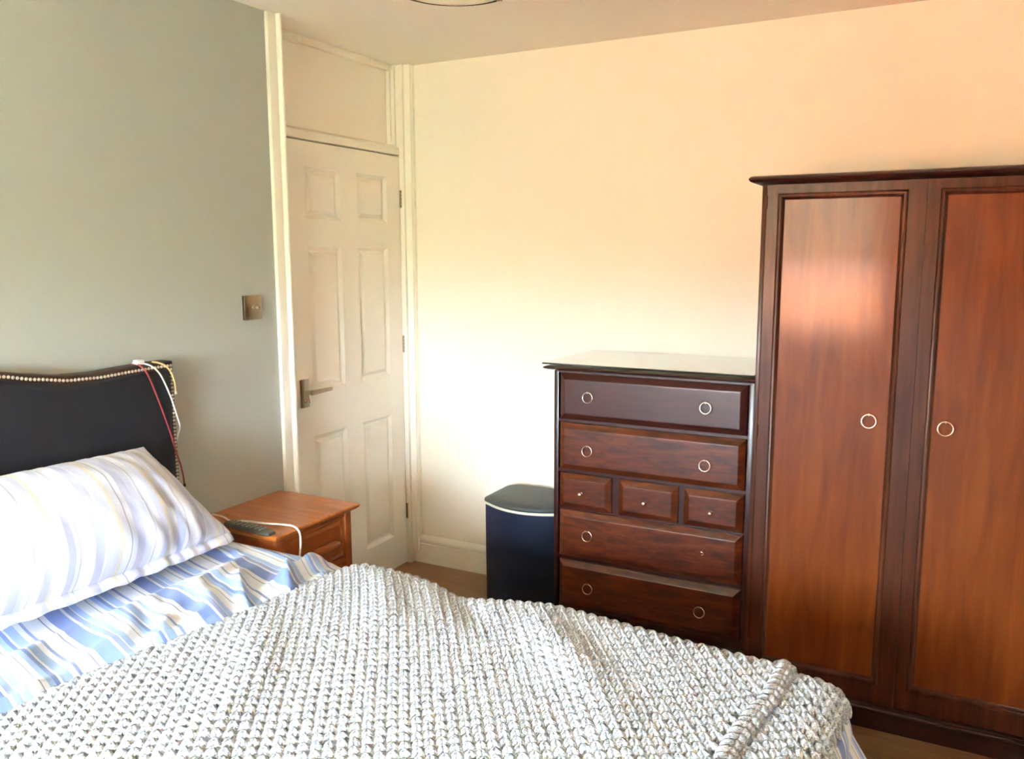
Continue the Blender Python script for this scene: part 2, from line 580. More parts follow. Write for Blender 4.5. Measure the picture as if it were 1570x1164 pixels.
rl.prism([(-0.14, 2.022), (XD - .003, 2.022), (-0.125, 2.038), (-0.14, 2.038)], lambda a, b, d: (a, d, b), -0.8175, -0.0505)
struct(rl.build('trim_5', MAT['door'], smooth=30), 'white transom rail above the door')
tp = MB().box(-0.145, -0.138, -0.80, -0.05, 2.038, H)
struct(tp.build('trim_6', MAT['door']), 'flat cream transom panel above the door')
bd = MB()
bd.box(-0.138, -0.120, -0.076, -0.05, 2.038, H - .02, .002).box(-0.120, -0.102, -0.063, -0.05, 2.03, H - .01, .002)
bd.box(-0.138, -0.112, -0.80, -0.078, H - .030, H, .004)
struct(bd.build('trim_7', MAT['gloss'], smooth=30), 'stepped beading around the transom panel')

# door leaf, built around six panel holes
DT, DB, DW = 1.981, 0.006, 0.762
ys = [0, .104, .326, .426, .659, DW]
ys = [0, .104, .325, .437, .658, DW]
zs = [DB, .166, .774, .961, 1.562, 1.672, 1.883, DT]
leaf = MB()
P = lambda a, z, h=0: (XD + h, YD - a, z)
for i in range(5):
    for j in range(7):
        if i in (1, 3) and j in (1, 3, 5):
            continue
        leaf.add([P(ys[i], zs[j]), P(ys[i + 1], zs[j]), P(ys[i + 1], zs[j + 1]), P(ys[i], zs[j + 1])], [(0, 1, 2, 3)])
leaf.add([P(0, DB, -.04), P(DW, DB, -.04), P(DW, DT, -.04), P(0, DT, -.04), P(0, DB), P(DW, DB), P(DW, DT), P(0, DT)],
         [(0, 1, 2, 3), (0, 4, 5, 1), (1, 5, 6, 2), (2, 6, 7, 3), (3, 7, 4, 0)])
dr = struct(leaf.build('door_1', MAT['door'], loc=(XD, YD - DW / 2, 0)), 'white six-panel interior door, closed')
for i in (1, 3):
    for j in (1, 3, 5):
        pm = MB().panel((XD, YD, 0), (0, -1, 0), (0, 0, 1), (1, 0, 0), ys[i], ys[i + 1], zs[j], zs[j + 1],
                        [(0, 0), (0.002, -.001), (0.015, -.013), (0.022, -.013), (0.036, -.004), (0.038, -.0035)])
        pm.build('panel', MAT['door'], dr)
# handle set
hp = MB().box(XD, XD + .009, -0.786, -0.740, 0.905, 1.022, .0015).build('handle_plate', MAT['steel'], dr, smooth=40)
lv = MB()
lv.lathe((XD + .008, -0.763, 0.970), (1, 0, 0), [(0, .0105), (.004, .0105), (.006, .0085), (.04, .0085), (.044, .007)], 16)
lv.prism([(0.0, -.0095), (.02, -.0095), (.128, -.006), (.131, 0), (.128, .007), (.02, .0095), (0, .0095)],
         lambda a, b, d: (XD + d, -0.772 + a, 0.970 + b), .040, .051)
lv.build('lever', MAT['steel'], hp, smooth=35)
MB().lathe((XD + .008, -0.763, 0.933), (1, 0, 0), [(0, .009), (.006, .009), (.008, .0055), (.016, .0055), (.017, .008), (.024, .008), (.025, .006)], 14
           ).build('thumb_turn', MAT['chrome'], hp, smooth=35)
for z0, z1 in ((1.747, 1.828), (1.061, 1.143), (0.232, 0.308)):
    hm = MB()
    n5 = 5
    for k in range(n5):
        a, b = z0 + (z1 - z0) * k / n5, z0 + (z1 - z0) * (k + 1) / n5
        hm.lathe((XD + .003, YD + .002, a + .001), (0, 0, 1), [(0, .0048), (b - a - .002, .0048)], 10)
    hm.box(XD - .001, XD + .0015, YD - .004, YD + .004, z0, z1)
    hm.build('hinge', MAT['steel'], dr, smooth=40)

# ------------------------------------------------------------------ window behind the camera
yw = REAR - 0.17
win = MB()
for a0, a1 in ((WX0, WX0 + .06), (WX1 - .06, WX1), (0.98, 1.05)):
    win.box(a0, a1, yw - .06, yw, WZ0, WZ1, .004)
win.box(WX0, WX1, yw - .058, yw - .002, WZ0, WZ0 + .06, .004).box(WX0, WX1, yw - .058, yw - .002, WZ1 - .06, WZ1, .004)
w1 = struct(win.build('window_1', MAT['white'], loc=((WX0 + WX1) / 2, yw, WZ0)), 'white casement window facing the wardrobe')
MB().box(WX0 + .05, 0.99, yw - .034, yw - .028, WZ0 + .05, WZ1 - .05).build('pane', MAT['pane'], w1)
MB().box(1.04, WX1 - .05, yw - .034, yw - .028, WZ0 + .05, WZ1 - .05).build('pane', MAT['pane'], w1)
MB().box(WX0 - .04, WX1 + .04, REAR - .17, REAR + .05, WZ0 - .025, WZ0 - .001, .004).build('window_sill', MAT['gloss'], w1)
bl = MB()
nn = 28
top, bot = WZ1 - .02, 1.50
prof = [(REAR - .10 + .006 * math.sin(k / nn * math.pi * 8), bot + (top - bot) * k / nn) for k in range(nn + 1)]
for k in range(nn):
    (ya, za), (yb, zb) = prof[k], prof[k + 1]
    bl.add([(WX0 + .02, ya, za), (WX1 - .02, ya, za), (WX1 - .02, yb, zb), (WX0 + .02, yb, zb)], [(0, 1, 2, 3)])
bl2 = bl.build('roman_blind', MAT['blind'], loc=((WX0 + WX1) / 2, REAR - .1, bot), smooth=180, fix=False)
tag(bl2, 'cream fabric blind half lowered over the window', 'blind')

# ------------------------------------------------------------------ outside the window: unseen building added for the orange reflection in the wardrobe varnish
def brick_mat():
    m, n, l, b = new_mat('orange_brickwork')
    src, mp = coords(n, (1, 1, 1), rot=(math.radians(90), 0, 0))
    l.new(src, mp.inputs['Vector'])
    t = n.new('ShaderNodeTexBrick')
    t.inputs['Scale'].default_value = 4.0
    t.inputs['Color1'].default_value = s(214, 118, 66)
    t.inputs['Color2'].default_value = s(196, 98, 54)
    t.inputs['Mortar'].default_value = s(196, 176, 150)
    t.inputs['Mortar Size'].default_value = 0.02
    l.new(mp.outputs[0], t.inputs['Vector'])
    l.new(t.outputs['Color'], b.inputs['Base Color'])
    b.inputs['Roughness'].default_value = 0.9
    return m


MAT['brick'] = brick_mat()
MAT['felt'] = plain('roof_felt', s(70, 66, 64), 0.9, var=0.1)
MAT['lawn'] = plain('lawn_green', s(112, 112, 84), 0.95, var=0.2, vscale=1.5)
GZ = -2.8
struct(MB().box(-30, 30, -45, REAR - .6, GZ - .2, GZ).build('ground', MAT['lawn']), 'lawn outside the window')
gb = thing('added_brick_building', (-2.6, -15.5, GZ), 'unseen orange brick building added outside the window for the wardrobe door reflection', 'building')
MB().box(-6.2, 0.95, -17.5, -14, GZ, 1.30).build('wall', MAT['brick'], gb)
MB().box(-6.35, 1.05, -17.6, -13.85, 1.301, 1.42, .02).build('roof', MAT['felt'], gb)

# ------------------------------------------------------------------ wardrobe
WL, WR, WY, WTOP = 1.700, 2.648, -0.600, 1.768
wd = thing('wardrobe', ((WL + WR) / 2, -0.30, 0), 'tall mahogany wardrobe with two panelled doors and ring pulls', 'wardrobe')
b = MB()
b.box(WL, WL + .014, WY + .002, -0.025, 0.085, WTOP - .022, .001)
b.box(WR - .014, WR, WY + .002, -0.025, 0.085, WTOP - .022, .001)
b.box(WL + .014, WR - .014, -0.035, -0.026, 0.085, WTOP - .022)
b.box(WL + .014, WR - .014, WY + .03, -0.036, 0.085, 0.10).box(WL + .014, WR - .014, WY + .03, -0.036, WTOP - .04, WTOP - .022)
b.build('carcass', MAT['ward_frame'], wd, smooth=40)
# moulded top
def nosed_slab(x0, x1, y0, y1, z0, z1, over_l, over_f, prof):
    """slab whose edge follows prof: (outset, height fraction)"""
    rg = []
    for o, h in prof:
        z = z0 + (z1 - z0) * h
        rg.append([(x0 - o, y0 - o, z), (x1 + o, y0 - o, z), (x1 + o, y1, z), (x0 - o, y1, z)])
    return MB().rings(rg)
NOSE = [(0.0, 0), (0.012, .04), (0.024, .16), (0.033, .34), (0.037, .56), (0.036, .74), (0.031, .9), (0.024, 1.0)]
nosed_slab(WL, WR, WY, -0.02, WTOP - .0215, WTOP + .004, 0, 0, NOSE).build('top', MAT['mahog_h'], wd, smooth=35)
# plinth with double bead
pp = MB()
poly = [(WY + .006, 0.0), (WY - .004, 0.0), (WY - .004, .062), (WY - .010, .066), (WY - .013, .071), (WY - .010, .0755), (WY - .005, .0765),
        (WY - .009, .0785), (WY - .010, .082), (WY - .006, .0845), (WY + .006, .0848)]
pp.prism(poly, lambda a, b, d: (d, a, b), WL - .004, WR + .004)
pp.box(WL - .004, WL + .012, WY + .0065, -0.03, 0, .0845, .001).box(WR - .012, WR + .004, WY + .0065, -0.03, 0, .0845, .001)
pp.build('plinth', MAT['mahog_h'], wd, smooth=40)


def ring_pull(parent, x, y, z, R=.0195, r=.0022, mat='chrome'):
    m = MB()
    m.lathe((x, y, z + R), (0, -1, 0), [(0, .006), (.002, .006), (.004, .0045), (.010, .004), (.0125, .0035)], 12)
    m.torus((x, y - .011, z), R, r, (1, 0, 0), (0, .10, 1), 32, 8)
    return m.build('ring_handle', MAT[mat], parent, smooth=50)


def ward_door(x0, x1, pz0, pz1, px0, px1, rx, rz):
    z0, z1 = 0.0885, WTOP - .0235
    yf, yb = WY - .003, WY + .017
    m = MB()
    xs = [x0, px0, px1, x1]
    zz = [z0, pz0, pz1, z1]
    for i in range(3):
        for j in range(3):
            if i == 1 and j == 1:
                continue
            m.add([(xs[i], yf, zz[j]), (xs[i + 1], yf, zz[j]), (xs[i + 1], yf, zz[j + 1]), (xs[i], yf, zz[j + 1])], [(0, 1, 2, 3)])
    m.add([(x0, yb, z0), (x1, yb, z0), (x1, yb, z1), (x0, yb, z1), (x0, yf, z0), (x1, yf, z0), (x1, yf, z1), (x0, yf, z1)],
          [(0, 1, 2, 3), (0, 4, 5, 1), (1, 5, 6, 2), (2, 6, 7, 3), (3, 7, 4, 0)])
    d = m.build('door', MAT['ward_frame'], wd, loc=((x0 + x1) / 2, WY, z0))
    fr = (0, yf, 0), (1, 0, 0), (0, 0, 1), (0, -1, 0)
    # raised bead all round the panel, then the recessed panel
    bead = [(-.012, 0), (-.0105, .004), (-.006, .0062), (-.001, .005), (0.002, .001), (0.005, -.006), (.008, -.0085)]
    bm_ = MB()
    o, U, V, W = [Vector(q) for q in fr]
    rg = [[o + U * a + V * c + W * h for a, c in ((px0 + i, pz0 + i), (px1 - i, pz0 + i), (px1 - i, pz1 - i), (px0 + i, pz1 - i))] for i, h in bead]
    bm_.rings(rg, cap=False)
    bm_.build('panel_bead', MAT['ward_frame'], d, smooth=60)
    pm = MB().add([(px0 + .008, yf + .0085, pz0 + .008), (px1 - .008, yf + .0085, pz0 + .008),
                   (px1 - .008, yf + .0085, pz1 - .008), (px0 + .008, yf + .0085, pz1 - .008)], [(0, 1, 2, 3)])
    pm.build('panel', MAT['ward_panel'], d, loc=((px0 + px1) / 2, yf + .0085, pz0))
    ring_pull(d, rx, yf + .0085, rz, .021, .0026, 'ring')
    return d


MAT['ring'] = plain('rose_gold_ring', s(236, 196, 160), 0.2, 1.0)
ward_door(1.7155, 2.1740, 0.165, 1.705, 1.762, 2.113, 2.053, 1.013)
ward_door(2.1752, 2.6325, 0.165, 1.705, 2.222, 2.586, 2.266, 1.009)
for z in (1.69, 0.95, 0.2):
    MB().lathe((1.7145, WY - .004, z - .02), (0, 0, 1), [(0, .0035), (.042, .0035)], 8).build('hinge_knuckle', MAT['ward_frame'], wd, smooth=40)

# ------------------------------------------------------------------ chest of drawers
DL, DR, DY, DTOP = 0.922, 1.678, -0.488, 1.090
dz_rot = 0.0
ch = thing('chest_of_drawers', ((DL + DR) / 2, -0.25, 0), 'dark mahogany chest of seven drawers beside the wardrobe', 'chest of drawers')
b = MB()
b.box(DL, DL + .018, DY, -0.015, .10, DTOP, .001).box(DR - .018, DR, DY, -0.015, .10, DTOP, .001)
b.box(DL + .018, DR - .018, -0.025, -0.016, .10, DTOP)
rails = [(1.083, DTOP), (.893, .905), (.696, .708), (.549, .556), (.347, .361), (.12, .150)]
for z0, z1 in rails:
    b.box(DL + .018, DR - .018, DY + .001, -0.026, z0, z1)
b.box(1.166, 1.192, DY + .001, -0.03, .556, .696).box(1.423, 1.443, DY + .001, -0.03, .556, .696)
b.build('carcass', MAT['mahog'], ch, smooth=40)
nosed_slab(DL + .008, DR - .031, DY + .008, -0.008, DTOP + .0005, DTOP + .0205, 0, 0,
           [(-.012, 0), (0.004, .05), (0.024, .18), (0.037, .38), (0.042, .58), (0.040, .76), (0.034, .9), (0.026, 1.0)]
           ).build('top', MAT['mahog_h'], ch, smooth=35)
pp = MB()
poly = [(DY + .01, 0.0), (DY - .006, 0.0), (DY - .006, .094), (DY - .011, .097), (DY - .0125, .1015), (DY - .0095, .1055), (DY - .004, .1065),
        (DY - .0085, .1085), (DY - .010, .1125), (DY - .0065, .1165), (DY + .01, .1185)]
pp.prism(poly, lambda a, b, d: (d, a, b), DL - .006, DR + .006)
pp.box(DL - .006, DL + .012, DY + .0105, -0.016, 0, .0995, .001).box(DR - .012, DR + .006, DY + .0105, -0.016, 0, .0995, .001)
pp.build('plinth', MAT['mahog_h'], ch, smooth=40)
FRONT = [(0, -.018), (0, .006), (.0015, .008), (.018, .0195), (.0205, .0213), (.023, .0223), (.026, .0225)]


def drawer(x0, x1, z0, z1, mat, pulls, knob=False):
    m = MB().panel((0, DY, 0), (1, 0, 0), (0, 0, 1), (0, -1, 0), x0, x1, z0, z1, FRONT, back=True)
    d = m.build('drawer', MAT[mat], ch, loc=((x0 + x1) / 2, DY, z0))
    for x, z in pulls:
        y = DY - .0225
        if knob:
            MB().lathe((x, y, z), (0, -1, 0), [(0, .006), (.002, .006), (.003, .004), (.009, .004), (.011, .0065), (.014, .0088),
                                              (.018, .0088), (.021, .0065), (.0225, .002)], 18).build('knob', MAT['chrome'], d, smooth=60)
        elif knob is None and x > 1.3:
            mm = MB().lathe((x, y, z), (0, -1, 0), [(0, .006), (.002, .006), (.004, .004), (.010, .0038), (.012, .003)], 12)
            mm.tube([(x + .009 * math.sin(t), y - .011 - .002 * math.cos(t), z + .006 * math.cos(t) - .006) for t in [k * math.pi / 8 for k in range(9)]], .0018, 6)
            mm.build('broken_ring_stub', MAT['chrome'], d, smooth=60)
        else:
            ring_pull(d, x, y, z)
    return d


X0, X1 = 0.951, 1.657
drawer(X0, X1, .906, 1.0825, 'mahog_plain', [(1.073, .998), (1.518, .996)])
drawer(X0, X1, .709, .892, 'mahog_fig', [(1.073, .793), (1.521, .790)])
drawer(X0, 1.1655, .557, .695, 'mahog_fig', [(1.048, .623)], True)
drawer(1.1925, 1.4225, .557, .695, 'mahog_fig', [(1.301, .622)], True)
drawer(1.4435, X1, .557, .695, 'mahog_fig', [(1.547, .620)], True)
drawer(X0, X1, .362, .548, 'mahog_fig', [(1.077, .461), (1.520, .474)], None)
drawer(X0, X1, .151, .346, 'mahog_fig', [(1.081, .250), (1.518, .245)])

# sheet of glass lying on four pads on the chest
gl = MB().box(DL - .041, DR - .0, DY - .026, -0.012, 1.1145, 1.1205, .0008, 1)
gs = gl.build('glass_sheet', MAT['glass'], loc=((DL + DR) / 2, -0.25, 1.1145))
tag(gs, 'green tinted glass sheet covering the chest top', 'glass top')
for x in (DL + .03, DR - .05):
    for y in (DY + .03, -0.05):
        MB().lathe((x, y, 1.1106), (0, 0, 1), [(0, .006), (.0038, .006)], 10).build('felt_pad', MAT['black'], gs)

# ------------------------------------------------------------------ pedal bin between the door and the chest
bn = thing('waste_bin', (0.72, -0.24, 0), 'navy bin with padded charcoal lid beside the chest', 'bin')


def bin_ring(f, z):
    """outline of the bin: straight back and sides, bowed front; f grows or shrinks it about the middle"""
    pts = []
    cx, cy, hx, yb, ys_, bow = 0.697, -0.20, 0.195, -0.050, -0.298, 0.064
    def corner(x, y, r, a0, a1, n=7):
        return [(x + r * math.cos(math.radians(a0 + (a1 - a0) * k / n)), y + r * math.sin(math.radians(a0 + (a1 - a0) * k / n))) for k in range(n + 1)]
    pts += corner(cx + hx - .06, yb - .06, .06, 0, 90)
    pts += corner(cx - hx + .06, yb - .06, .06, 90, 180)
    pts += corner(cx - hx + .016, ys_ + .010, .016, 180, 232, 4)
    for k in range(1, 24):
        t = -1 + 2 * k / 24
        pts.append((cx + t * (hx - .012), ys_ - bow * (1 - t * t) - .003))
    pts += corner(cx + hx - .016, ys_ + .010, .016, 308, 360, 4)
    return [(cx + (x - cx) * f, cy + (y - cy) * f, z) for x, y in pts]


MB().rings([bin_ring(f, z) for f, z in ((.965, 0), (.975, .004), (.985, .02), (.995, .25), (1, .4505), (.99, .4515))]
           ).build('body', MAT['navy'], bn, smooth=50)
MB().rings([bin_ring(f, z) for f, z in ((.97, .4518), (1.004, .452), (1.008, .455), (1.008, .4595), (1.004, .4625), (.97, .4628))]
           ).build('rim_band', MAT['creamplastic'], bn, smooth=50)
MB().rings([bin_ring(f, z) for f, z in ((.96, .463), (1.006, .4635), (1.020, .4665), (1.024, .471), (1.020, .476), (1.0, .482),
                                        (.93, .488), (.8, .4925), (.55, .496), (.25, .4975), (.02, .498))]
           ).build('lid', MAT['lid'], bn, smooth=60)

# ------------------------------------------------------------------ nightstand
NX0, NX1, NY0, NY1, NT = 0.024, 0.350, -1.425, -1.042, 0.630
ns = thing('nightstand', (0.18, -1.22, 0), 'orange pine nightstand with drawer between bed and door', 'nightstand')
tp_ = MB()
prof = [(0.004, .606), (0.008, .608), (.014, .611), (.021, .616), (.025, .622), (.0255, .626), (.022, .630), (.018, .630)]
tp_.rings([[(NX0 - .02, NY0 - o, z), (NX1 + .012 + o, NY0 - o, z), (NX1 + .012 + o, NY1 + o, z), (NX0 - .02, NY1 + o, z)] for o, z in prof])
tp_.build('top', MAT['pine'], ns, smooth=35)
b = MB()
b.box(NX0, NX1, NY1 - .016, NY1, .02, .606, .001).box(NX0, NX1, NY0, NY0 + .016, .02, .606, .001)
b.box(NX0, NX0 + .008, NY0 + .016, NY1 - .016, .02, .60)
b.box(NX0 + .01, NX1 - .005, NY0 + .016, NY1 - .016, .02, .04)
b.build('carcass', MAT['pine_v'], ns, smooth=40)
st = MB()
st.box(NX1, NX1 + .014, NY1 - .034, NY1, .02, .6055, .002).box(NX1, NX1 + .014, NY0, NY0 + .034, .02, .6055, .002)
st.box(NX1, NX1 + .012, NY0 + .034, NY1 - .034, .5925, .6055, .002).box(NX1, NX1 + .012, NY0 + .034, NY1 - .034, .425, .444, .002)
st.box(NX1, NX1 + .012, NY0 + .034, NY1 - .034, .02, .08, .002)
st.build('face_frame', MAT['pine_v'], ns, smooth=40)
for z0, z1, k in ((.446, .5905, 0), (.266, .423, 1), (.082, .262, 2)):
    m = MB().panel((NX1 - .006, 0, 0), (0, 1, 0), (0, 0, 1), (1, 0, 0), NY0 + .036, NY1 - .036, z0, z1,
                   [(0, 0), (0, .010), (.004, .012), (.012, .009), (.022, .013), (.026, .013)])
    d = m.build('drawer', MAT['pine_y'], ns, loc=(NX1, (NY0 + NY1) / 2, z0))
    zc = (z0 + z1) / 2 - .008
    hm = MB()
    pts = []
    for q in range(17):
        a = q / 16 * 2 - 1
        w = (1 - abs(a) ** 4) ** .5
        cx, cy, cz = NX1 + .007 + .016, -1.195 + a * .075, zc
        pts.append([(cx + (.0165 * w + .0005) * math.cos(t) , cy, cz + (.011 * w + .0005) * math.sin(t)) for t in [2 * math.pi * j / 12 for j in range(12)]])
    hm.rings(pts)
    hm.build('wooden_pull', MAT['pine_y'], d, smooth=50)

# remote control on the nightstand
rc = thing('remote_control', (0.26, -1.425, NT), 'dark grey remote control lying on the nightstand beside the duvet', 'remote')
ra = math.atan2(-.012, 0.2)
def RP(a, b_, z):
    return (0.250 + a * math.cos(ra) - b_ * math.sin(ra), -1.432 + a * math.sin(ra) + b_ * math.cos(ra), NT + z)
NTE = NT + .0005
m = MB()
sec = [(-.022, .006), (-.021, .0015), (-.017, 0), (.017, 0), (.021, .0015), (.022, .006), (.0205, .0135), (.016, .016), (-.016, .016), (-.0205, .0135)]
m.rings([[RP(a, q * w, z * h + .0005) for q, z in sec] for a, w, h in
         ((-.098, .8, .7), (-.094, .95, .95), (-.04, 1, 1), (.03, 1, 1), (.088, .96, .9), (.104, .9, .75), (.110, .7, .6))])
m.build('remote_body', MAT['remote'], rc, smooth=45)
for i in range(8):
    for j in range(3):
        a, q = -.075 + i * .0205, -.011 + j * .011
        c = RP(a, q, .0163 if i < 6 else .015)
        MB().lathe(c, (0, 0, 1), [(0, .0050), (.0016, .0050), (.0024, .0040)], 10).build('button', MAT['button'], rc, smooth=50, loc=c)

# white cable across the nightstand, over its front edge
def smooth_path(pts, n=8):
    P = [Vector(p) for p in pts]
    out = []
    for i in range(len(P) - 1):
        p0, p1, p2, p3 = P[max(i - 1, 0)], P[i], P[i + 1], P[min(i + 2, len(P) - 1)]
        for k in range(n):
            t = k / n
            out.append(.5 * ((2 * p1) + (p2 - p0) * t + (2 * p0 - 5 * p1 + 4 * p2 - p3) * t * t + (3 * p1 - p0 - 3 * p2 + p3) * t ** 3))
    out.append(P[-1])
    return out


cz = NT + .0036
cb = MB().tube(smooth_path([(0.022, -1.372, cz), (.075, -1.376, cz), (.14, -1.399, cz + .001), (.20, -1.392, cz + .008), (.262, -1.378, cz + .006), (.325, -1.358, cz + .005),
                            (.372, -1.352, cz + .004), (.402, -1.358, cz - .009), (.416, -1.368, cz - .035), (.420, -1.378, cz - .075), (.420, -1.386, cz - .12), (.418, -1.39, cz - .30)]), .0033, 8)
tag(cb.build('charging_cable', MAT['white'], loc=(.2, -1.38, NT), smooth=60), 'white charging cable trailing across the nightstand and over its edge', 'cable')

# ------------------------------------------------------------------ dimmer switch
sw = thing('dimmer_switch', (0.0, -1.121, 1.34), 'square brushed metal dimmer switch on the grey wall', 'light switch')
MB().box(0.0002, .006, -1.1645, -1.0775, 1.2965, 1.3835, .0006, 1).build('back_gasket', MAT['black'], sw)
MB().box(.006, .0095, -1.1640, -1.0770, 1.2955, 1.3845, .0012, 2).build('face_plate', MAT['steel'], sw, smooth=40)
MB().lathe((.0095, -1.121, 1.34), (1, 0, 0), [(0, .0105), (.004, .0105), (.006, .0085), (.018, .008), (.020, .006)], 18).build('dial', MAT['chrome'], sw, smooth=40)
for y in (-1.151, -1.091):
    MB().lathe((.0093, y, 1.34), (1, 0, 0), [(0, .0032), (.0012, .003)], 10).build('screw', MAT['brass'], sw, smooth=40)

# ------------------------------------------------------------------ ceiling light
CLX, CLY, CLR = 0.905, -1.165, 0.182
lt = thing('ceiling_light', (CLX, CLY, H), 'round flush ceiling light with cream shade and brass rim', 'ceiling light')
MB().lathe((CLX, CLY, H - .001), (0, 0, -1), [(0, .10), (.02, .10), (.026, .09)], 32).build('base_plate', MAT['brass'], lt, smooth=40)
MB().lathe((CLX, CLY, H - .028), (0, 0, -1), [(0, .14), (.02, .165), (.05, CLR - .004), (.060, CLR - .006), (.070, .16), (.078, .11), (.083, .05), (.084, .002)], 48).build(
    'shade', MAT['bulkhead'], lt, smooth=60)
MB().torus((CLX, CLY, H - .086), CLR, .0085, (1, 0, 0), (0, 1, 0), 56, 10).build('rim', MAT['brass'], lt, smooth=60)
for k in range(3):
    t = math.radians(72 + 120 * k)
    c = Vector((CLX + (CLR + .002) * math.cos(t), CLY + (CLR + .002) * math.sin(t), H - .086))
    MB().box(c.x - .008, c.x + .008, c.y - .006, c.y + .006, c.z - .009, c.z + .008, .002).build('clip', MAT['chrome'], lt, smooth=40)

# ------------------------------------------------------------------ bed
HBR, HBL, HX0, HX1 = -1.545, -2.915, 0.016, 0.078
bed = thing('bed', (1.05, -2.23, 0), 'double bed with black studded headboard against the grey wall', 'bed')
HBP = [(0, 1.196), (.06, 1.1965), (.13, 1.195), (.26, 1.190), (.36, 1.194), (.46, 1.210), (.55, 1.229), (.62, 1.238), (.685, 1.241)]


def hb_top(y):
    d = min(HBR - y, y - HBL)
    for (a, za), (b_, zb) in zip(HBP, HBP[1:]):
        if d <= b_:
            t = (d - a) / (b_ - a)
            return za + (zb - za) * (t * t * (3 - 2 * t) * .4 + t * .6)
    return HBP[-1][1]


NY = 72
outer = [(HBR - .0, .20)]
for k in range(NY + 1):
    y = HBR + (HBL - HBR) * k / NY
    outer.append((y, hb_top(y)))
outer.append((HBL, .20))
def inset_poly(pl, d):
    cy, half = (HBR + HBL) / 2, (HBR - HBL) / 2
    return [(cy + (y - cy) * (half - d) / half, z - d if z > .3 else z) for y, z in pl]
hb = MB()
hb.rings([[(x, y, z) for y, z in inset_poly(outer, d)] for x, d in ((HX0, 0), (HX1 - .012, 0), (HX1 - .004, .003), (HX1, .009), (HX1, .024))])
hbo = hb.build('headboard', MAT['leather_brown'], bed, smooth=45)
pad = MB()
pad.rings([[(x, y, z) for y, z in inset_poly(outer, d)] for x, d in ((HX1 - .01, .0225), (HX1 + .004, .0235), (HX1 + .010, .029), (HX1 + .012, .042), (HX1 + .007, .058), (HX1 + .010, .080), (HX1 + .012, .12))])
pad.build('upholstered_pad', MAT['leather'], hbo, smooth=70)
stud = MB().lathe((0, 0, 0), (1, 0, 0), [(0, .0048), (.0015, .0047), (.003, .0038), (.0042, .0022), (.0046, .0003)], 10)
st0 = None
spots = []
y = HBR - .013
while y > HBL + .012:
    spots.append((y, hb_top(y) - .0135)); y -= .0118
z = hb_top(HBR) - .0135 - .0118
while z > .62:
    spots.append((HBR - .013, z)); spots.append((HBL + .013, z)); z -= .0118
for y, z in spots:
    loc = Vector((HX1 - .0002, y, z)) - bed.location
    if st0 is None:
        st0 = stud.build('stud', MAT['stud'], hbo, smooth=80)
        st0.location = loc
        st0.data.transform(Matrix.Translation(bed.location))
    else:
        copy_part(st0, hbo, loc)
MB().box(.08, 2.02, -2.90, -1.60, .02, .33, .01).build('divan_base', MAT['divan'], bed, smooth=40)
MB().box(.085, 2.03, -2.905, -1.605, .331, .555, .03, 4).build('mattress', MAT['mattress'], bed, smooth=50)

# cloth surface: flat top that rolls over the sides and the foot -------------------------------------------
FY1, FY0, FX1 = -1.535, -2.90, 2.055     # limits of the flat top
ZT, RR = 0.587, 0.072


def arc(sv):
    if sv <= 0:
        return 0.0, 0.0, 0.0
    a = sv / RR
    if a < math.pi / 2:
        return RR * math.sin(a), RR * (1 - math.cos(a)), a
    ex = sv - RR * math.pi / 2
    return RR, RR + ex, math.pi / 2


def ridge(x, y, x0, y0, ang, L, w, amp):
    c, q = math.cos(ang), math.sin(ang)
    u, v = (x - x0) * c + (y - y0) * q, -(x - x0) * q + (y - y0) * c
    v += .02 * math.sin(u * 9 + x0 * 40)
    return amp * math.exp(-(v / w) ** 2) * math.exp(-(u / L) ** 4)


rnd = random.Random(11)
RIDGES = []
for k in range(46):
    x0, y0 = rnd.uniform(.22, .82), rnd.uniform(-2.75, -1.58)
    ang = math.radians(rnd.uniform(95, 150))
    if y0 > -1.85 and x0 > .3:
        RIDGES.append((x0, y0, ang, rnd.uniform(.07, .16), rnd.uniform(.010, .016), rnd.uniform(.012, .022)))
    RIDGES.append((x0, y0, ang, rnd.uniform(.10, .26), rnd.uniform(.018, .032), rnd.uniform(.010, .022)))


def wrinkle(x, y):
    h = 0.010 * noise.noise((x * 3.1, y * 3.1, 1.7)) + .004 * noise.noise((x * 9, y * 9, 4.2))
    if x < 1.05:
        for r in RIDGES:
            if abs(x - r[0]) < .4 and abs(y - r[1]) < .4:
                h += ridge(x, y, *r)
    return h


def fy1(x):
    t = max(0.0, min(1.0, (x - 1.25) / .65))
    return FY1 - .07 * t * t * (3 - 2 * t) - .038 * math.exp(-((x - 1.17) / .15) ** 2)


def bed_surface(px, py, off=0.0, wr=None):
    """px,py: unrolled cloth coordinates -> point on the draped bed, lifted by off along the normal"""
    sx = max(0, px - FX1)
    F1 = fy1(px)
    sy = py - F1 if py > F1 else (py - FY0 if py < FY0 else 0.0)
    sd = math.hypot(sx, sy)
    bx, by = min(px, FX1), max(FY0, min(F1, py))
    out, drop, a = arc(sd)
    h = off + (wr if wr is not None else 0)
    if sd <= 1e-9:
        return Vector((bx, by, ZT + h))
    dx, dy = sx / sd, sy / sd
    flare = .7 * max(0, drop - RR) * (dx if dx > 0 else 0)
    n_out, n_up = math.sin(a) * h, math.cos(a) * h
    return Vector((bx + dx * (out + n_out + flare), by + dy * (out + n_out), ZT - drop + n_up))


def head_edge(y):
    return .745 + (y + 1.56) * .14 + .012 * math.sin(y * 9)


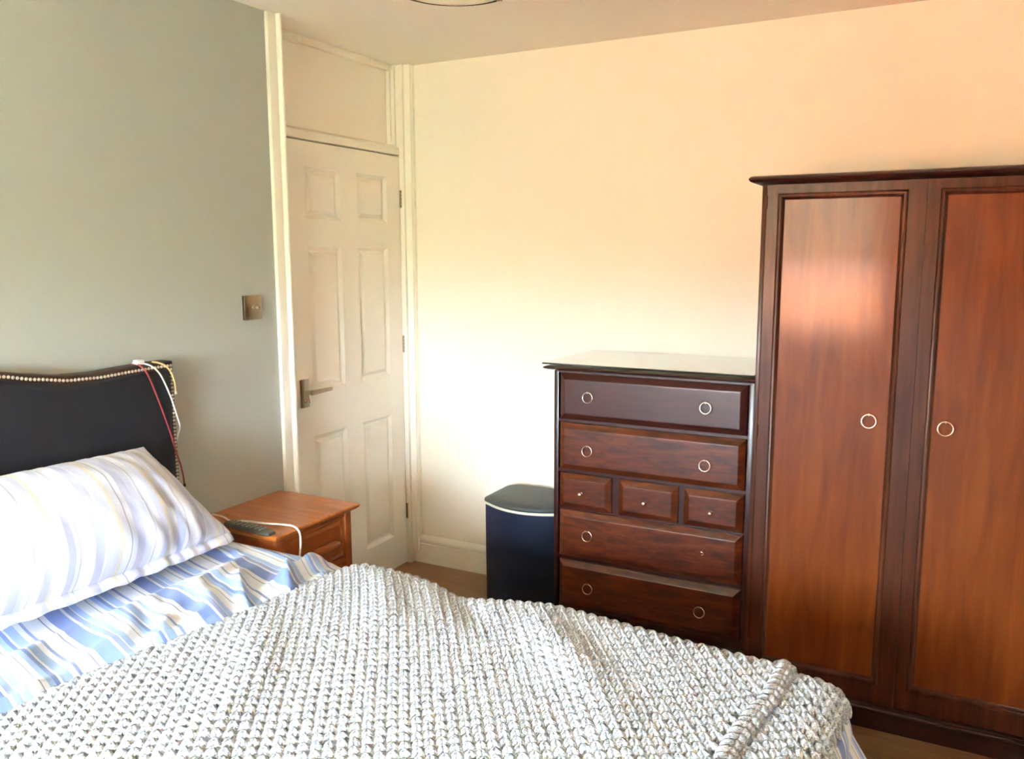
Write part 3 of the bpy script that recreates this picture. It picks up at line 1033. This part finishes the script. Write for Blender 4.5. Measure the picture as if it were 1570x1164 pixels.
dv = MB()
xs = np.arange(.10, 2.50, .0105)
ysv = np.arange(FY0 - .42, FY1 + .40, .0105)
nx, ny = len(xs), len(ysv)
dv.uv = []
for x in xs:
    for y in ysv:
        wv = wrinkle(x, y)
        edge = max(0, max(y - FY1, FY0 - y, x - FX1))
        wv *= max(.25, 1 - edge * 6)
        wv += .020 * max(0, min(1, (.80 - x) / .3)) * (1 if y > -2.0 else .6)
        under = max(0, min(1, (x - head_edge(y) + .01) / .05))          # pressed flat beneath the throw
        wv = wv * (1 - under) + min(wv * .3, .003) * under
        if y < -1.60:
            wv = min(wv, .012 + .04 * max(0, (x - .37) / .10))                                           # and beneath the pillow
        if y > FY1:
            wv = min(wv, .006 + .018 * max(0, 1 - (y - FY1) / .06) * (1 if x < .75 else 0))
        dv.v.append(tuple(bed_surface(x, y, 0.012, wv)))
        dv.uv.append((y + .34 * x + .016 * math.sin(x * 7.0) + .3 * wv, x))
for i in range(nx - 1):
    for j in range(ny - 1):
        dv.f.append((i * ny + j, (i + 1) * ny + j, (i + 1) * ny + j + 1, i * ny + j + 1))
dvo = dv.build('duvet', MAT['duvet'], loc=(1.05, -2.22, .2), smooth=180)
sol = dvo.modifiers.new('thickness', 'SOLIDIFY'); sol.thickness = 0.010; sol.offset = -1
tag(dvo, 'crumpled blue and white striped duvet spread over the bed', 'duvet')

# ------------------------------------------------------------------ pillow
TR, BR_, TL, BL_ = Vector((.160, -1.742, .965)), Vector((.345, -1.595, .685)), Vector((.150, -2.46, .99)), Vector((.325, -2.46, .685))
pw = MB()
pw.uv = []
NA, NB = 84, 48
CEN = (TR + BR_ + TL + BL_) / 4
nrm = (TL - TR).cross(BR_ - TR).normalized()
if nrm.x < 0:
    nrm = -nrm


def pil(a, b_, side):
    # a: -1 near .. 1 far (door side);  b_: -1 bottom .. 1 top
    pin = 1 - .045 * (1 - abs(a) ** 2) * abs(b_) ** 3
    pin2 = 1 - .05 * (1 - abs(b_) ** 2) * abs(a) ** 3
    A, B = (a * pin2 + 1) / 2, (b_ * pin + 1) / 2
    p = BL_.lerp(BR_, A).lerp(TL.lerp(TR, A), B)
    t = max(0, (1 - abs(a) ** 3.2)) ** .55 * max(0, (1 - abs(b_) ** 2.6)) ** .6
    h = (.105 if side > 0 else .085) * t
    w = .010 * noise.noise((a * 3, b_ * 2.2, 3.3)) * t
    w += .011 * noise.noise((a * 8.5 + b_ * 1.2, b_ * 1.6, 5.1)) * t * (.35 + .65 * max(0, a)) * (1 - .5 * b_)
    w -= .014 * math.exp(-((a - .62 - .10 * b_) / .035) ** 2) * t * max(0, .6 - b_)
    w -= .010 * math.exp(-((a - .20 + .12 * b_) / .03) ** 2) * t * max(0, .1 - b_)
    # puckers running in from the seams
    e = max(abs(a), abs(b_))
    w += .007 * (e ** 4) * t ** .5 * math.sin(a * 38 + 3 * noise.noise((a * 5, b_ * 3, 9)))
    w += .006 * max(0, -b_) * math.exp(-((a - .55) / .25) ** 2) * math.sin(a * 60 + b_ * 4)
    p = p + nrm * (side * h + w)
    p.z += -.016 * (1 - abs(a) ** 2) * (1 if b_ < 0 else 0) * abs(b_) ** 3 
    return p


for side in (1, -1):
    for i in range(NA + 1):
        for j in range(NB + 1):
            a, b_ = math.sin((i / NA - .5) * math.pi), math.sin((j / NB - .5) * math.pi)
            pw.v.append(tuple(pil(a, b_, side)))
            pw.uv.append((a * .37 + .05 * b_ * b_ * 0 + .03 * (b_ - 1) * (b_ - 1) * .5, b_ * .25))
off = (NA + 1) * (NB + 1)
for sd in (0, 1):
    for i in range(NA):
        for j in range(NB):
            q = [i * (NB + 1) + j, (i + 1) * (NB + 1) + j, (i + 1) * (NB + 1) + j + 1, i * (NB + 1) + j + 1]
            pw.f.append(tuple(k + sd * off for k in (q if sd == 0 else q[::-1])))
pwt = pw.build('pillow', MAT['pillow'], loc=(CEN.x, CEN.y, .62), smooth=180)
tag(pwt, 'plump pale striped pillow propped against the headboard', 'pillow')
sub = MB(); sub.uv = []
NH = 90
for k in range(NH + 1):
    a = -1 + 2 * k / NH
    base = pil(a * .985, -.985, 1)
    tgt = Vector((.022, 0, -.022)) + Vector((.002 * math.sin(a * 23), 0, .002 * math.sin(a * 31 + 1)))
    sub.v += [tuple(base + Vector((-.012, 0, .008))), tuple(base + tgt * .55 + Vector((0, 0, .004))), tuple(base + tgt)]
    sub.uv += [(a * .37 + .06, -.25), (a * .37 + .06, -.27), (a * .37 + .06, -.29)]
for k in range(NH):
    for j in range(2):
        sub.f.append((3 * k + j, 3 * k + j + 1, 3 * k + 4 + j, 3 * k + 3 + j))
hm_ = sub.build('hem', MAT['pillow'], pwt, smooth=180)
sl = hm_.modifiers.new('thickness', 'SOLIDIFY'); sl.thickness = .004

# ------------------------------------------------------------------ chunky knitted throw
KA = math.radians(38)
cdir = np.array([-math.sin(KA), math.cos(KA)])          # column direction on the bed
rdir = np.array([math.cos(KA), math.sin(KA)])


def foot_edge(y):
    return 1.992 + (y + 1.64) * .075 + .006 * math.sin(y * 14)


def fold_h(x, y):
    h = .012 * noise.noise((x * 2.2, y * 2.2, 7.7)) - .006 * math.exp(-((x - 1.18) / .16) ** 2) * max(0, min(1, (y + 1.9) / .3))
    for r in ((.98, -1.70, math.radians(128), .18, .045, .012), (1.50, -1.70, math.radians(125), .20, .055, .010),
              (1.17, -1.60, math.radians(128), .16, .04, -.012), (.98, -2.2, math.radians(120), .3, .06, .014),
              (1.62, -1.85, math.radians(130), .3, .06, .010)):
        h += ridge(x, y, *r)
    return h


SPH_V, SPH_F = [], []
NS, NR = 8, 6
for i in range(NR + 1):
    ph = math.pi * i / NR
    for j in range(NS):
        th = 2 * math.pi * j / NS
        SPH_V.append((math.cos(ph), math.sin(ph) * math.cos(th), math.sin(ph) * math.sin(th)))
for i in range(NR):
    for j in range(NS):
        k = (j + 1) % NS
        SPH_F.append((i * NS + j, i * NS + k, (i + 1) * NS + k, (i + 1) * NS + j))
SPH_V = np.array(SPH_V)


def knit(name, parent, inside, off, hfun, seed, base_rng, sheet=-.012, edges=()):
    rr = random.Random(seed)
    CW, RP_ = .0232, .0270
    V, F, UV = [], [], []
    base = 0
    lobe_uv = [(j / NS + .5 * i / NR, i / NR) for i in range(NR + 1) for j in range(NS)]
    for ci in range(-120, 160):
        for ri in range(-150, 150):
            jx, jy = rr.uniform(-.0012, .0012), rr.uniform(-.0012, .0012)
            bend = .014 * math.sin(ri * .10 + ci * .02)
            q = np.array([1.3, -2.0]) + rdir * (ci * CW + jx + bend) + cdir * (ri * RP_ + jy)
            if not inside(q[0], q[1]):
                continue
            h = hfun(q[0], q[1])
            P0 = bed_surface(q[0], q[1], off, h)
            e = .006
            Px = bed_surface(q[0] + cdir[0] * e, q[1] + cdir[1] * e, off, hfun(q[0] + cdir[0] * e, q[1] + cdir[1] * e))
            Py = bed_surface(q[0] + rdir[0] * e, q[1] + rdir[1] * e, off, hfun(q[0] + rdir[0] * e, q[1] + rdir[1] * e))
            T = (Px - P0).normalized(); B = (Py - P0); B = (B - T * B.dot(T)).normalized(); N = T.cross(B)
            if N.z < 0 and abs(N.z) > .2:
                N = -N
            for leg in (-1, 1):
                # two legs of one V-shaped stitch; the tip tucks under the next stitch
                lean = math.radians(-30 * leg) + rr.uniform(-.06, .06)
                T2 = T * math.cos(lean) + B * math.sin(lean)
                B2 = B * math.cos(lean) - T * math.sin(lean)
                T2 = (T2 + N * .30).normalized(); N2 = T2.cross(B2).normalized()
                sc = rr.uniform(.95, 1.06)
                Mx = np.array([T2 * (.0215 * sc), B2 * (.0086 * sc), N2 * (.0105 * sc)])
                pts = SPH_V.copy()
                pts[:, 1:] *= (1 + .22 * pts[:, :1])          # fuller at the upper end
                V.append(pts @ Mx + np.array(P0 + B * (leg * .0066)))
                F.append(np.array(SPH_F) + base)
                UV += lobe_uv
                base += len(SPH_V)
    # cast-off edges: fat loops lying along the border
    for efun, eo, tilt in edges:
        y = FY0 - .08
        kk = 0
        while y < YF - .005:
            for row in (0, 1):
                yy = y + row * .013
                x = efun(yy) + (-.010 if row else .003) * eo
                P0 = bed_surface(x, yy, off + (.003 if row else -.004), hfun(min(max(x, head_edge(yy)), foot_edge(yy)), yy))
                P1 = bed_surface(x, yy + .006, off + (.003 if row else -.004), hfun(min(max(x, head_edge(yy)), foot_edge(yy)), yy + .006))
                T = (P1 - P0).normalized()
                B = Vector((1, 0, 0)); B = (B - T * B.dot(T)).normalized(); N = T.cross(B)
                T2 = (T + B * (.55 if row else -.45) * eo).normalized(); B2 = (B - T2 * B.dot(T2)).normalized(); N2 = T2.cross(B2)
                sc = rr.uniform(.92, 1.08)
                Mx = np.array([T2 * (.0200 * sc), B2 * (.0125 * sc), N2 * (.0125 * sc)])
                V.append(SPH_V @ Mx + np.array(P0)); F.append(np.array(SPH_F) + base); UV += lobe_uv; base += len(SPH_V)
            y += .0245
    m = MB()
    Vn = np.concatenate(V); Fn = np.concatenate(F)
    m.v = [tuple(p) for p in Vn]
    m.f = [tuple(int(i) for i in f) for f in Fn]
    # backing cloth under the stitches
    x0, x1, y0, y1 = base_rng
    gx, gy = np.linspace(x0, x1, int((x1 - x0) / .015) + 1), np.linspace(y0, y1, int((y1 - y0) / .015) + 1)
    idx, vs, fs = {}, [], []
    for i, x in enumerate(gx):
        for j, y in enumerate(gy):
            if inside(x, y, sheet):
                idx[i, j] = len(vs); vs.append(tuple(bed_surface(x, y, off - .004, hfun(x, y))))
    for i in range(len(gx) - 1):
        for j in range(len(gy) - 1):
            ks = [(i, j), (i + 1, j), (i + 1, j + 1), (i, j + 1)]
            if all(k in idx for k in ks):
                fs.append(tuple(idx[k] for k in ks))
    m.add(vs, fs)
    m.uv = UV + [(0, 0)] * len(vs)
    return m.build(name, MAT['yarn'], parent, smooth=180, fix=False)


YF = FY1 + .16
thr = thing('knitted_throw', (1.4, -2.1, .64), 'chunky pale grey knitted throw laid across the foot half of the bed', 'blanket')
knit('upper_layer', thr, lambda x, y, g=0: head_edge(y) + .016 < x < foot_edge(y) - .020 and FY0 - .1 < y < YF, .034,
     lambda x, y: fold_h(x, y) + (.007 * max(0, 1 - (foot_edge(y) - x) / .05) if x > foot_edge(y) - .05 else 0)
     - (.018 * max(0, 1 - (x - head_edge(y)) / .05) ** 2 if x < head_edge(y) + .05 else 0), 3, (.55, 2.05, FY0 - .1, YF),
     edges=((foot_edge, 1, 0), (head_edge, -1, 0)))
knit('lower_layer', thr, lambda x, y, g=0: foot_edge(y) + .006 + g * 4 < x < 2.112 + g and FY0 - .1 < y < YF - .0, .0225,
     lambda x, y: .010 * noise.noise((x * 2.2, y * 2.2, 7.7)), 5, (1.90, 2.15, FY0 - .1, YF))

# ------------------------------------------------------------------ cables on the headboard
HT = hb_top
def hbp(y, z, off=.004):
    return (HX1 + .012 + off, y, z)
ytop = -1.655
c1 = MB().tube(smooth_path([(.03, ytop - .005, HT(ytop) + .003), (.060, ytop, HT(ytop) + .005), (.088, -1.640, HT(-1.64) - .004), hbp(-1.615, 1.165), hbp(-1.592, 1.12), hbp(-1.573, 1.07), hbp(-1.558, 1.02),
                            (HX1 + .006, -1.541, .985), (HX1 - .01, -1.536, .955), (.04, -1.534, .90)]), .0025, 8)
w_ = c1.build('charging_cable', MAT['white'], loc=(.09, -1.6, 1.1), smooth=60)
tag(w_, 'white cable draped over the headboard corner beside the maroon cable', 'cable')
MB().box(.052, .074, ytop - .022, ytop + .006, HT(ytop) + .0015, HT(ytop) + .0165, .004, 3).build('plug', MAT['white'], w_, smooth=50)
c2 = MB().tube(smooth_path([(.045, -1.675, HT(-1.67) + .0025), (.075, -1.672, HT(-1.67) + .002), hbp(-1.660, 1.17), hbp(-1.635, 1.11), hbp(-1.61, 1.04), hbp(-1.588, .97), hbp(-1.57, .905), hbp(-1.556, .86),
                            (HX1 + .007, -1.541, .82), (HX1 + .002, -1.534, .79)]), .0027, 8)
r_ = c2.build('charging_cable', MAT['red_cable'], loc=(.09, -1.6, 1.0), smooth=60)
tag(r_, 'thin maroon cable hanging down the face of the headboard', 'cable')
MB().lathe((HX1 + .002, -1.534, .792), (0, .1, -1), [(0, .003), (.003, .0045), (.010, .0045), (.012, .002)], 10).build('connector', MAT['black'], r_, smooth=50)
c3 = MB().tube(smooth_path([(.06, -1.612, HT(-1.6) + .003), (.080, -1.605, HT(-1.6) + .0), hbp(-1.588, 1.185, .002), hbp(-1.568, 1.16, .002), hbp(-1.556, 1.125, .0), hbp(-1.551, 1.098, -.004)]), .0027, 8)
t_ = c3.build('charging_cable', MAT['tan_cable'], loc=(.09, -1.57, 1.15), smooth=60)
tag(t_, 'short tan cable looped over the headboard corner above the studs', 'cable')
MB().lathe(hbp(-1.551, 1.100, -.004), (0, .05, -1), [(0, .003), (.002, .004), (.009, .004), (.010, .0025)], 10).build('connector', MAT['white'], t_, smooth=50)
